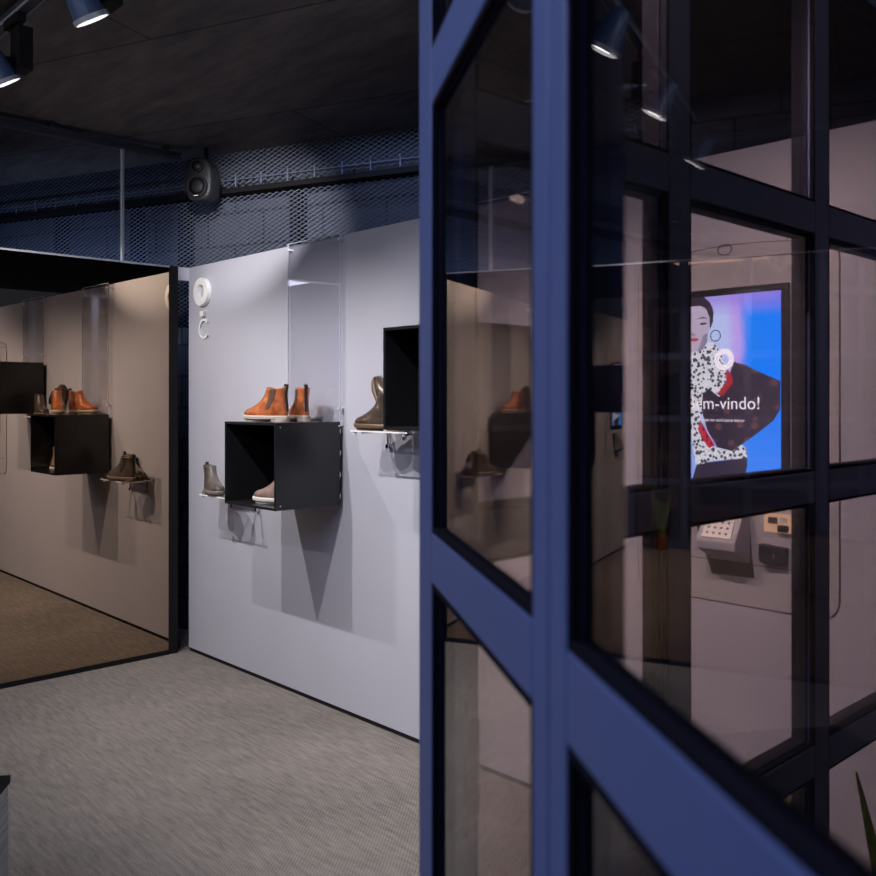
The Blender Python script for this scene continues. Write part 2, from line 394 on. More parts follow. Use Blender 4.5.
# ------------------------------------------------------------------ track and spotlights
tk = empty('lighting_track', (2.0, -1.40, 2.88), label='black lighting track along the ceiling in front of the display wall', cat='lighting track')
bm = bmesh.new(); box(bm, -1.7, 1.95, -.018, .018, -.012, .02); obj('track_profile', bm, M['darkmetal'], tk, bevel=.002)
bm = bmesh.new(); box(bm, -1.69, 1.94, -.022, -.018, -.016, -.006); box(bm, -1.69, 1.94, .018, .022, -.016, -.006); obj('track_lip', bm, M['greymetal'], tk)
def make_spot(x, tgt, label, power, kind='cone', ang=82):
    t = empty('track_spotlight', (x, -1.40, 2.868), 0, label, 'spotlight', 'spotlights on the lighting track')
    P = Vector((0, -.03, 2.62 - 2.868)); T = Vector(tgt) - Vector((x, -1.40, 2.868)); d = (T - P).normalized()
    obj('adapter', bx(-.075, .075, -.017, .017, -.03, 0), M['blackmatt'], t, bevel=.003)
    obj('driver_box', bx(-.05, .035, .0, .055, -.19, -.03), M['blackmatt'], t, bevel=.003)
    bm = bmesh.new(); back = P - d * .13
    tube(bm, back, P, .036, 28, .053, cap=False)
    tube(bm, back - d * .012, back, .026, 28, .036)
    h = obj('lamp_head', bm, M['spotcase'], t, smooth=False)
    bm = bmesh.new(); tube(bm, P - d * .012, P - d * .008, .051, 28); obj('lens', bm, M['lens'], h)
    q = d.orthogonal().normalized()
    bm = bmesh.new(); n = 28; a = d.orthogonal().normalized(); b = d.cross(a); rows = []
    for i in range(n):
        v = a * math.cos(6.28318 * i / n) + b * math.sin(6.28318 * i / n)
        rows.append([bm.verts.new(P + v * .056 - d * .012), bm.verts.new(P + v * .056 + d * .003), bm.verts.new(P + v * .0515 + d * .003), bm.verts.new(P + v * .0515 - d * .006)])
    for i in range(n):
        A, B = rows[i], rows[(i + 1) % n]
        for k in range(4): bm.faces.new((A[k], B[k], B[(k + 1) % 4], A[(k + 1) % 4]))
    obj('rim', bm, M['greymetal'], h)
    bm = bmesh.new(); tube(bm, (-.008, .02, -.15), tuple(back + d * .04), .012, 10); obj('swivel_arm', bm, M['blackmatt'], t)
    l = bpy.data.lights.new('spot_beam', 'SPOT'); l.energy = power; l.spot_size = R(ang); l.spot_blend = .8; l.shadow_soft_size = .012
    l.color = (1, .955, .93)
    lo = bpy.data.objects.new('spot_beam', l); C.objects.link(lo); lo.parent = t
    lo.location = P + d * .008; lo.rotation_euler = d.to_track_quat('-Z', 'Y').to_euler()
    return t
PW = 84
make_spot(.43, (.34, 0, .5), 'track spotlight nearest the mirror, end one of the track', PW * 1.1, ang=90)
make_spot(1.30, (1.28, 0, .25), 'track spotlight at the left edge of the photo, second from the mirror', PW, ang=86)
make_spot(2.07, (2.0, 0, .25), 'blue track spotlight at the top left of the photo, third from the mirror', PW, ang=86)
make_spot(2.55, (.0, .56, 2.36), 'added track spotlight, out of view, turned towards the mesh wall to brighten it', 400, ang=24)  # extra fixture added to throw a bright patch on the back wall
make_spot(2.90, (2.85, 0, .5), 'track spotlight above the wall between the higher box and the self-service kiosk', PW, ang=72)
make_spot(3.72, (3.55, 0, .7), 'track spotlight over the self-service kiosk, last of the track', PW * 1.15, ang=88)

# ------------------------------------------------------------------ lettering on the display wall
lg = empty('wall_logo', (.178, -.0, 2.06), label='white raised ring, dash and letter C fixed to the left end of the display wall', cat='sign')
obj('ring', ringplate(0, 0, .079, .040, -.026, 0, 48), M['white'], lg, bevel=.002)
obj('dash', bx(-.020, .018, -.018, 0, -.138, -.108), M['white'], lg, bevel=.001)
obj('letter', ringplate(.010, -.208, .056, .045, -.010, 0, 36, 42, 318), M['white'], lg)

# ------------------------------------------------------------------ display boxes
def make_cube(x0, z0, label, z1=None):
    t = empty('display_box', (x0, 0, z0), 0, label, 'display box', 'black open display boxes on the wall')
    w, h, y0, y1, th = .428, .384, -.374, -.024, .012
    bm = bmesh.new(); box(bm, 0, w, y0, y1, 0, th); obj('bottom_panel', bm, M['blackpanel'], t, bevel=.001)
    obj('top_panel', bx(0, w, y0, y1, h - th, h), M['blackpanel'], t, bevel=.001)
    obj('side_panel', bx(0, th, y0, y1, th, h - th), M['blackpanel'], t, bevel=.001)
    obj('side_panel', bx(w - th, w, y0, y1, th, h - th), M['blackpanel'], t, bevel=.001)
    obj('back_panel', bx(th, w - th, y1 - th, y1, th, h - th), M['blackpanel'], t)
    for x in (.06, w - .06):
        for z in (.06, h - .06): obj('wall_fixing', tb((x, y1, z), (x, 0, z), .009), M['chrome'], t)
    for y, z in ((-.35, h - .02), (-.35, .02), (-.03, h - .02)):
        obj('screw', tb((w, y, z), (w + .002, y, z), .004, 10), M['chrome'], t)
    for i in range(4): obj('edge_clip', bx(w - .003, w + .0008, -.0239, -.021, .03 + i * .1, .05 + i * .1), M['white'], t)
    return t
make_cube(1.045, .966, 'black open-fronted wall box under the tan boots, the lower of the two')
make_cube(2.201, 1.338, 'black open-fronted wall box set higher, partly behind the blue door frame')

def make_sheet(x0, z0, label):
    t = empty('clear_board', (x0, 0, z0), 0, label, 'board', 'clear acrylic panels standing above the display boxes')
    w, z1 = .428, WT - z0 + .005
    obj('clear_sheet', bx(.003, w - .003, -.028, -.022, 0, z1 - .003), M['acrylic'], t)
    bm = bmesh.new(); box(bm, 0, .003, -.028, -.022, 0, z1); box(bm, w - .003, w, -.028, -.022, 0, z1); box(bm, .003, w - .003, -.028, -.022, z1 - .003, z1)
    obj('polished_edge', bm, M['acrylicedge'], t)
    for x in (.012, w - .012):
        for z in (.06, z1 - .03): obj('standoff', tb((x, -.031, z), (x, 0, z), .005, 10), M['white'], t)
    return t
make_sheet(1.05, 1.351, 'clear acrylic sheet on the wall above the lower black box')
make_sheet(2.206, 1.723, 'clear acrylic sheet on the wall above the higher black box, seen through the glass door')

def make_shelf(x0, z, w, label):
    t = empty('acrylic_shelf', (x0, 0, z), 0, label, 'shelf', 'small clear shelves beside the boxes')
    obj('shelf_plate', bx(0, w, -.19, -.002, -.006, 0), M['acrylic'], t)
    bm = bmesh.new(); box(bm, 0, w, -.193, -.19, -.006, 0); box(bm, -.003, 0, -.193, -.002, -.006, 0); obj('polished_edge', bm, M['white'], t)
    for x in (.012, w - .03):
        obj('front_stud', tb((x, -.18, -.017), (x, -.18, -.006), .008, 12), M['white'], t)
    for x in (.03, w - .03):
        b = obj('bracket', bx(x - .006, x + .006, -.16, -.001, -.014, -.006), M['chrome'], t)
        obj('bracket_leg', tb((x, -.012, -.07), (x, -.012, -.014), .005, 10), M['chrome'], b)
        obj('bracket_foot', tb((x, -.02, -.074), (x, -.001, -.074), .010, 12), M['chrome'], b)
    return t
make_shelf(.477, .954, .30, 'small clear wall shelf holding the grey-brown boots left of the lower box')
make_shelf(1.771, 1.322, .36, 'small clear wall shelf holding brown boots left of the higher box')

# ------------------------------------------------------------------ boots
def leather(name, col, dark, rough=.3):
    m = mat(name, col, rough, spec=.5, coat=1.0, bump=.06, bscale=140); nt = m.node_tree; N = nt.nodes; L = nt.links; b = N['Principled BSDF']
    tc = N.new('ShaderNodeTexCoord'); n = N.new('ShaderNodeTexNoise'); n.inputs['Scale'].default_value = 22; n.inputs['Detail'].default_value = 5
    L.new(tc.outputs['Object'], n.inputs[0]); cr = N.new('ShaderNodeValToRGB'); e = cr.color_ramp.elements
    e[0].position = .34; e[0].color = (*dark, 1); e[1].position = .56; e[1].color = (*col, 1)
    L.new(n.outputs['Fac'], cr.inputs[0]); L.new(cr.outputs[0], b.inputs['Base Color']); return m
LE = {
 'tan': dict(u=leather('tan_leather', (.46, .135, .05), (.24, .062, .024), .16), s=mat('grey_rubber_sole', (.40, .34, .29), .6), e=mat('brown_elastic', (.075, .04, .028), .85), t=mat('dark_pull_tab', (.03, .014, .01), .6)),
 'grey': dict(u=leather('grey_brown_leather', (.125, .098, .085), (.06, .046, .04), .5), s=mat('grey_brown_sole', (.17, .14, .12), .6), e=mat('dark_elastic', (.03, .026, .024), .85), t=mat('dark_grey_tab', (.02, .02, .02), .6)),
 'brown': dict(u=leather('dark_brown_leather', (.085, .055, .042), (.03, .02, .016), .3), s=mat('brown_sole', (.13, .075, .045), .5), e=mat('black_brown_elastic', (.03, .02, .015), .85), t=mat('black_tab', (.015, .012, .01), .6)),
 'taupe': dict(u=leather('taupe_leather', (.22, .135, .115), (.13, .08, .065), .5), s=mat('pale_rubber_sole', (.55, .52, .48), .6), e=mat('taupe_elastic', (.06, .04, .035), .85), t=mat('taupe_tab', (.06, .04, .03), .6)),
 'cognac': dict(u=leather('cognac_leather', (.52, .16, .05), (.26, .07, .025), .3), s=mat('cream_sole', (.5, .42, .33), .6), e=mat('cognac_elastic', (.06, .03, .02), .85), t=mat('cognac_tab', (.03, .015, .01), .6)),
}
PROF = [ # z, front x, back x, half width, forefoot fullness
 (.026, .272, .004, .045, 1.0), (.036, .276, .001, .047, 1.0), (.048, .270, .000, .046, 1.0), (.058, .254, .002, .0445, .95), (.068, .230, .004, .042, .88),
 (.078, .206, .007, .040, .75), (.090, .184, .011, .037, .55), (.102, .167, .012, .0345, .35), (.116, .153, .013, .033, .2), (.132, .142, .011, .0325, .1),
 (.148, .133, .008, .0335, 0), (.161, .128, .006, .035, 0), (.170, .126, .004, .036, 0)]
NB = 36
def bootring(bm, z, xf, xb, hw, ff, off=0, dip=0):
    ring = []
    for i in range(NB):
        a = 2 * math.pi * i / NB; c, s = math.cos(a), math.sin(a)
        u = (1 + c) / 2; x = xb - off + (xf - xb + 2 * off) * u
        heel = .70 + .30 * math.sin(min(1, u / .72) * math.pi / 2)
        w = (hw + off) * (heel * ff + (1 - ff) * .98)
        sh = math.copysign(abs(s) ** .82, s)
        zz = z + dip * (.5 - .5 * math.cos(2 * a)) * -1 + (.0035 * max(0, (u - .75) * 4) ** 2 if z < .06 else 0)
        ring.append(bm.verts.new((x, w * sh, zz)))
    return ring
def loft(bm, rings, cap0=True, cap1=True):
    for A, B in zip(rings, rings[1:]):
        for i in range(NB): bm.faces.new((A[i], A[(i + 1) % NB], B[(i + 1) % NB], B[i]))
    if cap0: bm.faces.new(rings[0][::-1])
    if cap1: bm.faces.new(rings[-1])
def make_boot(kind):
    K = LE[kind]; t = empty('chelsea_boot', (0, 0, 0)); t['category'] = 'boot'
    bm = bmesh.new(); rings = [bootring(bm, z, a, b, w, f, 0, .010 if z > .165 else (.005 if z > .155 else 0)) for z, a, b, w, f in PROF]
    # turned-in top so the shaft reads hollow
    rings.append(bootring(bm, .169, .121, .012, .032, 0, 0, .010)); rings.append(bootring(bm, .10, .118, .026, .027, 0, 0, 0))
    loft(bm, rings)
    u = obj('upper', bm, K['u'], t, smooth=True)
    bm = bmesh.new()
    def sl(z, off, hw=.046): return bootring(bm, z, .274, .002, hw, 1, off)
    loft(bm, [sl(.010, .001), sl(.013, .006), sl(.024, .007), sl(.030, .003)])
    s = obj('sole', bm, K['s'], t, smooth=False)
    bm = bmesh.new(); rings = []
    for z in (0, .014): rings.append(bootring(bm, z, .075, -.002, .036, 0, 0))
    loft(bm, rings); obj('heel', bm, K['s'], t)
    bm = bmesh.new(); n = 12                      # forefoot tread carries the ball of the foot
    rg = []
    for z in (0.0, .014):
        rg.append([bm.verts.new((.19 + .075 * math.cos(2 * math.pi * i / NB), .040 * math.sin(2 * math.pi * i / NB), z)) for i in range(NB)])
    loft(bm, rg); obj('tread', bm, K['s'], t)
    # elastic gores on both sides, following the shaft
    for sg in (1, -1):
        bm = bmesh.new(); rows = []
        for z, hw2, cx_ in ((.060, .007, .098), (.082, .013, .090), (.105, .016, .080), (.13, .018, .072), (.15, .020, .067), (.158, .021, .065)):
            row = []
            # half width here, interpolated from the profile
            for (z0, a0, b0, w0, f0), (z1, a1, b1, w1, f1) in zip(PROF, PROF[1:]):
                if z0 <= z <= z1: q = (z - z0) / (z1 - z0); W = w0 + (w1 - w0) * q; A = a0 + (a1 - a0) * q; B = b0 + (b1 - b0) * q; FF = f0 + (f1 - f0) * q
            for k in range(5):
                x = cx_ + hw2 * (k - 2) / 2; uu = (x - B) / (A - B); c = max(-1, min(1, 2 * uu - 1)); ss = abs(math.sqrt(1 - c * c)) ** .82
                heel = .70 + .30 * math.sin(min(1, uu / .72) * math.pi / 2); w = W * (heel * FF + (1 - FF) * .98) * ss
                row.append([bm.verts.new((x, sg * (w + .0016), z)), bm.verts.new((x, sg * (w - .002), z))])
            rows.append(row)
        for A, B in zip(rows, rows[1:]):
            for k in range(4):
                bm.faces.new((A[k][0], A[k+1][0], B[k+1][0], B[k][0])); bm.faces.new((A[k][1], B[k][1], B[k+1][1], A[k+1][1]))
            bm.faces.new((A[0][0], B[0][0], B[0][1], A[0][1])); bm.faces.new((A[4][0], A[4][1], B[4][1], B[4][0]))
        bm.faces.new([v for p in rows[-1] for v in p[:1]] + [p[1] for p in rows[-1][::-1]]); bm.faces.new([p[0] for p in rows[0][::-1]] + [p[1] for p in rows[0]])
        obj('elastic_gore', bm, K['e'], t, smooth=False)
    # back strip and pull loop
    bm = bmesh.new(); prev = None
    for x, z in ((.000, .05), (.004, .09), (.009, .12), (.008, .15), (.002, .172), (.002, .182), (.012, .184), (.016, .172)):
        q = [bm.verts.new((x - .0015, -.008, z)), bm.verts.new((x - .0015, .008, z)), bm.verts.new((x + .002, .008, z - .001)), bm.verts.new((x + .002, -.008, z - .001))]
        if prev:
            for k in range(4): bm.faces.new((prev[k], q[k], q[(k+1) % 4], prev[(k+1) % 4]))
        else: bm.faces.new(q[::-1])
        prev = q
    bm.faces.new(prev); obj('pull_tab', bm, K['t'], t)
    return t
def copy_tree(o, parent=None):
    c = o.copy(); C.objects.link(c); c.parent = parent
    for ch in list(o.children): copy_tree(ch, c)
    return c
protos = {}
def boot(kind, heel, toe_dir, up=(0, 0, 1), label='', group=None, scale=1):
    if kind in protos: t = copy_tree(protos[kind])
    else: t = make_boot(kind); protos[kind] = t
    X = Vector(toe_dir).normalized(); Z = Vector(up); Z = (Z - X * Z.dot(X)).normalized(); Y = Z.cross(X)
    m = Matrix((X, Y, Z)).transposed().to_4x4(); m.translation = Vector(heel)
    t.rotation_mode = 'XYZ'; t.location = heel; t.rotation_euler = m.to_euler(); t.scale = (scale,) * 3
    t['label'] = label
    if group: t['group'] = group
    return t
zt = 1.3515; BS = .93
boot('tan', (1.375, -.245, zt), (-.96, -.26, 0), label='polished tan Chelsea boot on the lower box, nearer one of the pair', group='tan boots on the box', scale=BS)
boot('tan', (1.385, -.150, zt), (-.945, .33, 0), label='polished tan Chelsea boot on the lower box, half hidden behind its mate', group='tan boots on the box', scale=BS)
boot('grey', (.435, -.128, .9545), (.975, -.22, 0), label='grey-brown ankle boot on the small left shelf with toe towards the lower box', group='grey-brown boots on the left shelf', scale=.9)
boot('grey', (.762, -.045, .9545), (-1, .0, 0), label='grey-brown ankle boot at the back of the left shelf, toe towards the mirror', group='grey-brown boots on the left shelf', scale=.9)
boot('brown', (2.030, -.135, 1.3225), (-.99, -.12, 0), label='dark brown boot standing flat on the shelf beside the higher box, toe left', group='dark brown boots on the right shelf', scale=BS)
boot('brown', (1.865, -.048, 1.333), (-.50, 0, .86), up=(.86, 0, .50), label='dark brown leather boot tipped back with its toe in the air, behind its mate', group='dark brown boots on the right shelf', scale=.86)
boot('taupe', (1.432, -.205, .9785), (-.91, -.40, 0), label='taupe boot with a pale sole inside the lower black box', scale=BS)
boot('cognac', (2.40, -.26, 1.3765), (-.16, -.0, .98), up=(.98, 0, .16), label='cognac boot stood on its heel inside the higher black box', scale=.97)

# ------------------------------------------------------------------ self-service kiosk
def W(px, py): return onwall(px, py)
kx0, kx1 = 3.085, 3.752; kc = (kx0 + kx1) / 2
kz0, kz1 = .826, 1.905
ki = empty('self_service_kiosk', (kc, 0, 0), label='wall-mounted self-service kiosk with tall lit screen, keypad and card reader', cat='kiosk')
kinv = Matrix.Translation((-kc, 0, 0))
def kp(name, bm, m, par=None, **k):
    o = obj(name, bm, m, par or ki, **k)
    if par is None: o.matrix_parent_inverse = kinv
    return o
def shell(x0, x1, z0, z1, arch, r):
    pts = []
    # bottom edge sags, top edge arches, corners rounded
    for i in range(8):   # bottom-right corner
        a = R(-90 + 90 * i / 7); pts.append((x1 - r + r * math.cos(a), z0 + r + r * math.sin(a)))
    for i in range(8):
        a = R(90 * i / 7); pts.append((x1 - r + r * math.cos(a), z1 - r + r * math.sin(a)))
    for i in range(1, 16):
        t = i / 16; pts.append((x1 - r - (x1 - x0 - 2 * r) * t, z1 + arch * math.sin(math.pi * t)))
    for i in range(8):
        a = R(90 + 90 * i / 7); pts.append((x0 + r + r * math.cos(a), z1 - r + r * math.sin(a)))
    for i in range(8):
        a = R(180 + 90 * i / 7); pts.append((x0 + r + r * math.cos(a), z0 + r + r * math.sin(a)))
    for i in range(1, 16):
        t = i / 16; pts.append((x0 + r + (x1 - x0 - 2 * r) * t, z0 - .0 * math.sin(math.pi * t)))
    return pts
kp('seam', polyplate(shell(kx0 - .003, kx1 + .003, kz0 - .003, kz1 + .003, .02, .06), -.0015, 0), M['gasket'])
kp('shell', polyplate(shell(kx0, kx1, kz0, kz1, .02, .057), -.004, -.0015), M['kiosk'])
for lo, hi in ((0, 9), (13, 24)):
    bm = bmesh.new(); up_, dn_ = [], []
    for i in range(lo, hi + 1):
        t = i / 24; xa = kx0 + .04 + (kx1 - kx0 - .08) * t; za = kz1 - .036 + .012 * math.sin(math.pi * t)
        dn_.append((xa, za)); up_.append((xa, za + .0025))
    kp('groove', polyplate(dn_ + up_[::-1], -.0045, -.003, bm), M['gasket'])
ex, ez = W(725.5, 250)
kp('oval_badge', ringplate(ex, ez, .0175, .0145, -.0055, -.003, 24, sx=1.5), M['gasket'])
# screen
sx0, sx1, sz0, sz1 = 3.250, 3.588, 1.198, 1.772
bz = kp('screen_bezel', bx(sx0 - .02, sx1 + .024, -.016, -.004, sz0 - .035, sz1 + .022), M['reader'], bevel=.007)
kp('bezel_trim', bx(sx1 + .027, sx1 + .034, -.008, -.004, sz0 - .03, sz1 - .02), M['kiosk'])

def emat(name, col, s=1.0):
    m = bpy.data.materials.new(name); m.use_nodes = True; N = m.node_tree.nodes
    for n in list(N): N.remove(n)
    o = N.new('ShaderNodeOutputMaterial'); e = N.new('ShaderNodeEmission'); e.inputs[0].default_value = (*col, 1); e.inputs[1].default_value = s
    m.node_tree.links.new(e.outputs[0], o.inputs[0]); return m
SE = 2.3
def screenbg():
    m = emat('screen_backdrop', (1, 1, 1), SE); nt = m.node_tree; N = nt.nodes; L = nt.links; em = [n for n in N if n.type == 'EMISSION'][0]
    tc = N.new('ShaderNodeTexCoord'); sp = N.new('ShaderNodeSeparateXYZ'); L.new(tc.outputs['Generated'], sp.inputs[0])
    n = N.new('ShaderNodeTexNoise'); n.inputs['Scale'].default_value = 2.2; L.new(tc.outputs['Generated'], n.inputs[0])
    ad = N.new('ShaderNodeMath'); ad.operation = 'MULTIPLY_ADD'; L.new(n.outputs['Fac'], ad.inputs[0]); ad.inputs[1].default_value = .18; L.new(sp.outputs[0], ad.inputs[2])
    cr = N.new('ShaderNodeValToRGB'); cr.color_ramp.interpolation = 'EASE'; e = cr.color_ramp.elements
    e[0].position = .10; e[0].color = (.30, .12, 1.0, 1); e[1].position = 1; e[1].color = (.0, .24, 1.3, 1)
    for p, c in ((.24, (.42, .66, 1.1)), (.54, (.44, .66, 1.15)), (.66, (.46, .42, 1.1)), (.76, (.0, .25, 1.2))):
        q = e.new(p); q.color = (*c, 1)
    L.new(ad.outputs[0], cr.inputs[0])
    c2 = N.new('ShaderNodeValToRGB'); e = c2.color_ramp.elements; e[0].position = .88; e[0].color = (0, 0, 0, 1); e[1].position = .98; e[1].color = (.75, .75, .75, 1); L.new(sp.outputs[2], c2.inputs[0])
    c3 = N.new('ShaderNodeValToRGB'); e = c3.color_ramp.elements; e[0].position = .05; e[0].color = (.55, .55, .55, 1); e[1].position = .45; e[1].color = (0, 0, 0, 1); L.new(sp.outputs[2], c3.inputs[0])
    mx = N.new('ShaderNodeMix'); mx.data_type = 'RGBA'; L.new(c2.outputs[0], mx.inputs[0]); L.new(cr.outputs[0], mx.inputs[6]); mx.inputs[7].default_value = (.30, .24, .95, 1)
    m2 = N.new('ShaderNodeMix'); m2.data_type = 'RGBA'; L.new(c3.outputs[0], m2.inputs[0]); L.new(mx.outputs[2], m2.inputs[6]); m2.inputs[7].default_value = (.09, .34, 1.25, 1)
    L.new(m2.outputs[2], em.inputs[0]); return m
def dotted(name, base, dot, scale, thr):
    m = emat(name, (1, 1, 1), SE); nt = m.node_tree; N = nt.nodes; L = nt.links; em = [n for n in N if n.type == 'EMISSION'][0]
    tc = N.new('ShaderNodeTexCoord'); v = N.new('ShaderNodeTexVoronoi'); v.inputs['Scale'].default_value = scale; L.new(tc.outputs['Object'], v.inputs[0])
    cr = N.new('ShaderNodeValToRGB'); cr.color_ramp.interpolation = 'CONSTANT'; e = cr.color_ramp.elements; e[0].position = 0; e[0].color = (*dot, 1); e[1].position = thr; e[1].color = (*base, 1)
    L.new(v.outputs['Distance'], cr.inputs[0]); L.new(cr.outputs[0], em.inputs[0]); return m
EM = [screenbg(), emat('screen_skin', (.42, .46, .66), SE), emat('screen_hair', (.035, .03, .05), SE), dotted('screen_blouse', (.62, .80, .95), (.04, .05, .08), 85, .42),
      emat('screen_red', (.35, .03, .05), SE), dotted('screen_jacket', (.035, .032, .06), (.10, .06, .085), 26, .30), emat('screen_skirt', (.035, .035, .07), SE),
      emat('screen_white', (.85, 1.0, 1.2), SE), dotted('screen_red_print', (.45, .03, .06), (.05, .02, .03), 80, .35), emat('screen_shade', (.24, .25, .38), SE), emat('screen_lips', (.38, .08, .12), SE)]
disp = obj('display_picture', polyplate([(sx0, sz0), (sx1, sz0), (sx1, sz1), (sx0, sz1)], -.0165, -.016), EM, bz); disp.matrix_parent_inverse = Matrix()
def pic(pts, mi, lvl, name):
    P = [W(*p) for p in pts]
    P = [(min(max(x, sx0), sx1), min(max(z, sz0), sz1)) for x, z in P]
    o = obj(name, polyplate(P, -.0165 - .0003 * lvl, -.0165 - .0003 * (lvl - 1), mi=0), EM[mi], bz); o.matrix_parent_inverse = Matrix()
    return o
pic([(683,352),(690,356),(692,372),(690,400),(688,415),(684,415),(681,400),(681,360)], 4, 1, 'red_lining')
pic([(692,352),(700,349),(708,347),(713,341),(718,345),(724,354),(729,368),(729,382),(722,395),(714,393),(706,400),(704,420),(708,440),(716,447),(732,450),(744,444),(749,448),(750,458),(733,459),(716,460),(699,466),(696,448),(693,425),(689,395),(690,370)], 3, 2, 'printed_blouse')
pic([(687,303),(700,302),(708,306),(712,314),(713,326),(710,337),(706,344),(703,350),(693,353),(689,343),(685,335),(684,318)], 1, 3, 'face')
pic([(706,336),(711,333),(710,342),(706,350),(700,352),(703,346)], 9, 4, 'neck_shade')
pic([(683,309),(684,298),(694,296.5),(707,297),(713,303),(716.5,312),(716,322),(713,330),(712.5,318),(709,309),(703,306),(694,307),(688,308)], 2, 4, 'hair')
pic([(702,324.8),(705,323),(709,323),(710,324),(706,325.3)], 2, 5, 'eye')
pic([(689,326),(692,324.6),(694.5,325.3),(692,326.8)], 2, 5, 'eye')
pic([(700,319.5),(706,317),(711,319),(706,318.5)], 2, 5, 'brow')
pic([(694.5,333),(697,334.5),(699,333.5),(698,336),(695,336)], 9, 5, 'nose')
pic([(693.5,339.5),(697,338),(702,339),(700,341.5),(695,342)], 10, 5, 'lips')
ecx, ecz = W(718.5, 336)
o = obj('hoop_earring', ringplate(ecx, ecz, .0185, .0155, -.0182, -.0178, 28), EM[2], bz); o.matrix_parent_inverse = Matrix()
pic([(729,368),(735,375),(736,383),(725,397),(720,394),(729,382)], 4, 3, 'red_cuff')
pic([(737,362),(748,365),(760,371),(783,381),(783,409),(776,421),(755,437),(735,451),(720,447),(710,430),(704,408),(706,393),(712,389),(722,397),(736,383),(733,372)], 5, 3, 'jacket')
pic([(703,421),(707,426),(712,436),(718,445),(712,448),(706,440),(701,429)], 8, 4, 'red_print')
pic([(699,466),(710,462),(733,459.5),(750,457.5),(750,466),(748,474),(744,484),(695,486)], 6, 3, 'skirt')
rcx, rcz = W(727, 359.5)
o = obj('screen_ring', ringplate(rcx, rcz, .0335, .0165, -.0186, -.0182, 36), EM[7], bz); o.matrix_parent_inverse = Matrix()
def text(s, x0, x1, z, name, m, par, y, inv_):
    cu = bpy.data.curves.new(name, 'FONT'); cu.body = s; cu.extrude = .0; cu.resolution_u = 3
    tmp = bpy.data.objects.new(name, cu); C.objects.link(tmp); bpy.context.view_layer.update()
    dg = bpy.context.evaluated_depsgraph_get(); me = bpy.data.meshes.new_from_object(tmp.evaluated_get(dg))
    bpy.data.objects.remove(tmp)
    xs = [v.co.x for v in me.vertices]; a, b = min(xs), max(xs); k = (x1 - x0) / (b - a)
    for v in me.vertices: v.co = Vector((x0 + (v.co.x - a) * k, y, z + v.co.y * k))
    me.materials.append(m); o = bpy.data.objects.new(name, me); C.objects.link(o); o.parent = par; o.matrix_parent_inverse = inv_; return o
ta, tz = W(691, 410.5); tb_, _ = W(762.5, 409)
text('Bem-vindo!', ta, tb_, W(730, 409)[1], 'welcome_text', EM[7], bz, -.0190, Matrix())
text('Toque no ecrã para iniciar', W(701, 420)[0], W(748, 420)[0], W(725, 421.5)[1], 'instruction_text', EM[7], bz, -.0190, Matrix())
# lower fittings
def q(px, py): return W(px, py)
xk0 = q(697, 540)[0]; xk1 = q(741, 540)[0]
zt1 = q(720, 512)[1]; zb1 = q(720, 552)[1]
kp('recess_plate', polyplate([(q(690, 560)[0], q(690, 503)[1]), (q(748, 560)[0], q(748, 503)[1]), (q(755, 560)[0], q(755, 578)[1]), (q(713, 560)[0], q(713, 573)[1])][::-1], -.006, -.004), M['reader'])
pad = kp('pin_pad', polyplate([(0, 0), (.1, 0), (.1, .1), (0, .1)], -.1, 0) and bmesh.new(), M['kiosk']) if False else None
# tilted keypad housing: wedge with a sloping face
px0, px1 = 3.356, 3.486
zb1 = .985; zt1 = 1.07
bm = bmesh.new()
prof = [(-.004, zb1 - .03), (-.095, zb1 + .015), (-.098, zb1 + .04), (-.035, zt1 + .06), (-.004, zt1 + .06)]
A = [bm.verts.new((px0, y, z)) for y, z in prof]; B = [bm.verts.new((px1, y, z)) for y, z in prof]
bm.faces.new(A); bm.faces.new(B[::-1])
for i in range(5): bm.faces.new((A[i], B[i], B[(i+1) % 5], A[(i+1) % 5]))
pad = kp('pin_pad', bm, M['kiosk'], bevel=.004)
fa = Vector((0, -.098, zb1 + .04)); fb = Vector((0, -.035, zt1 + .06)); fd = (fb - fa); fl = fd.length; fd.normalize(); fn = Vector((0, -fd.z, fd.y))
if fn.y > 0: fn = -fn
def face_quad(bm, u0, u1, v0, v1, h0, h1):
    vs = []
    for u in (u0, u1):
        for v in (v0, v1):
            for h in (h0, h1): vs.append(bm.verts.new(Vector((px0 + u, 0, 0)) + fa + fd * v + fn * h))
    for f in ((0,1,3,2),(4,6,7,5),(0,4,5,1),(2,3,7,6),(0,2,6,4),(1,5,7,3)): bm.faces.new([vs[i] for i in f])
bm = bmesh.new(); face_quad(bm, .018, .112, .012, fl * .78, 0, .004); kpl = obj('keypad', bm, M['keys'], pad); 
kpl.matrix_parent_inverse = kinv if False else Matrix()
for r in range(4):
    for c in range(4):
        bm = bmesh.new(); u = .028 + c * .0205; v = .02 + r * (fl * .78 - .02) / 4.2
        face_quad(bm, u, u + .014, v, v + .011, .004, .0055); kk = obj('key', bm, M['keydark'] if (r + c) % 1 else M['keys'], kpl)
        bm = bmesh.new(); face_quad(bm, u + .003, u + .011, v + .002, v + .009, .0055, .0058)
        face = bm
        for vv in list(bm.verts): pass
        me = bpy.data.meshes.new('tmp'); bm.to_mesh(me); bm.free()
        b2 = bmesh.new(); b2.from_mesh(kk.data); n0 = len(b2.faces); b2.from_mesh(me); b2.faces.ensure_lookup_table()
        for f in b2.faces[n0:]: f.material_index = 1
        b2.to_mesh(kk.data); b2.free(); kk.data.materials.append(M['keydark'])
a, b = q(763, 543), q(790, 568)
rd = kp('card_reader', polyplate([(a[0], a[1]), (a[0], a[1] - .05), (a[0] + .018, b[1] + .005), (b[0] - .002, b[1] + .01), (b[0], a[1] - .004)], -.03, -.004), M['reader'], bevel=.004)
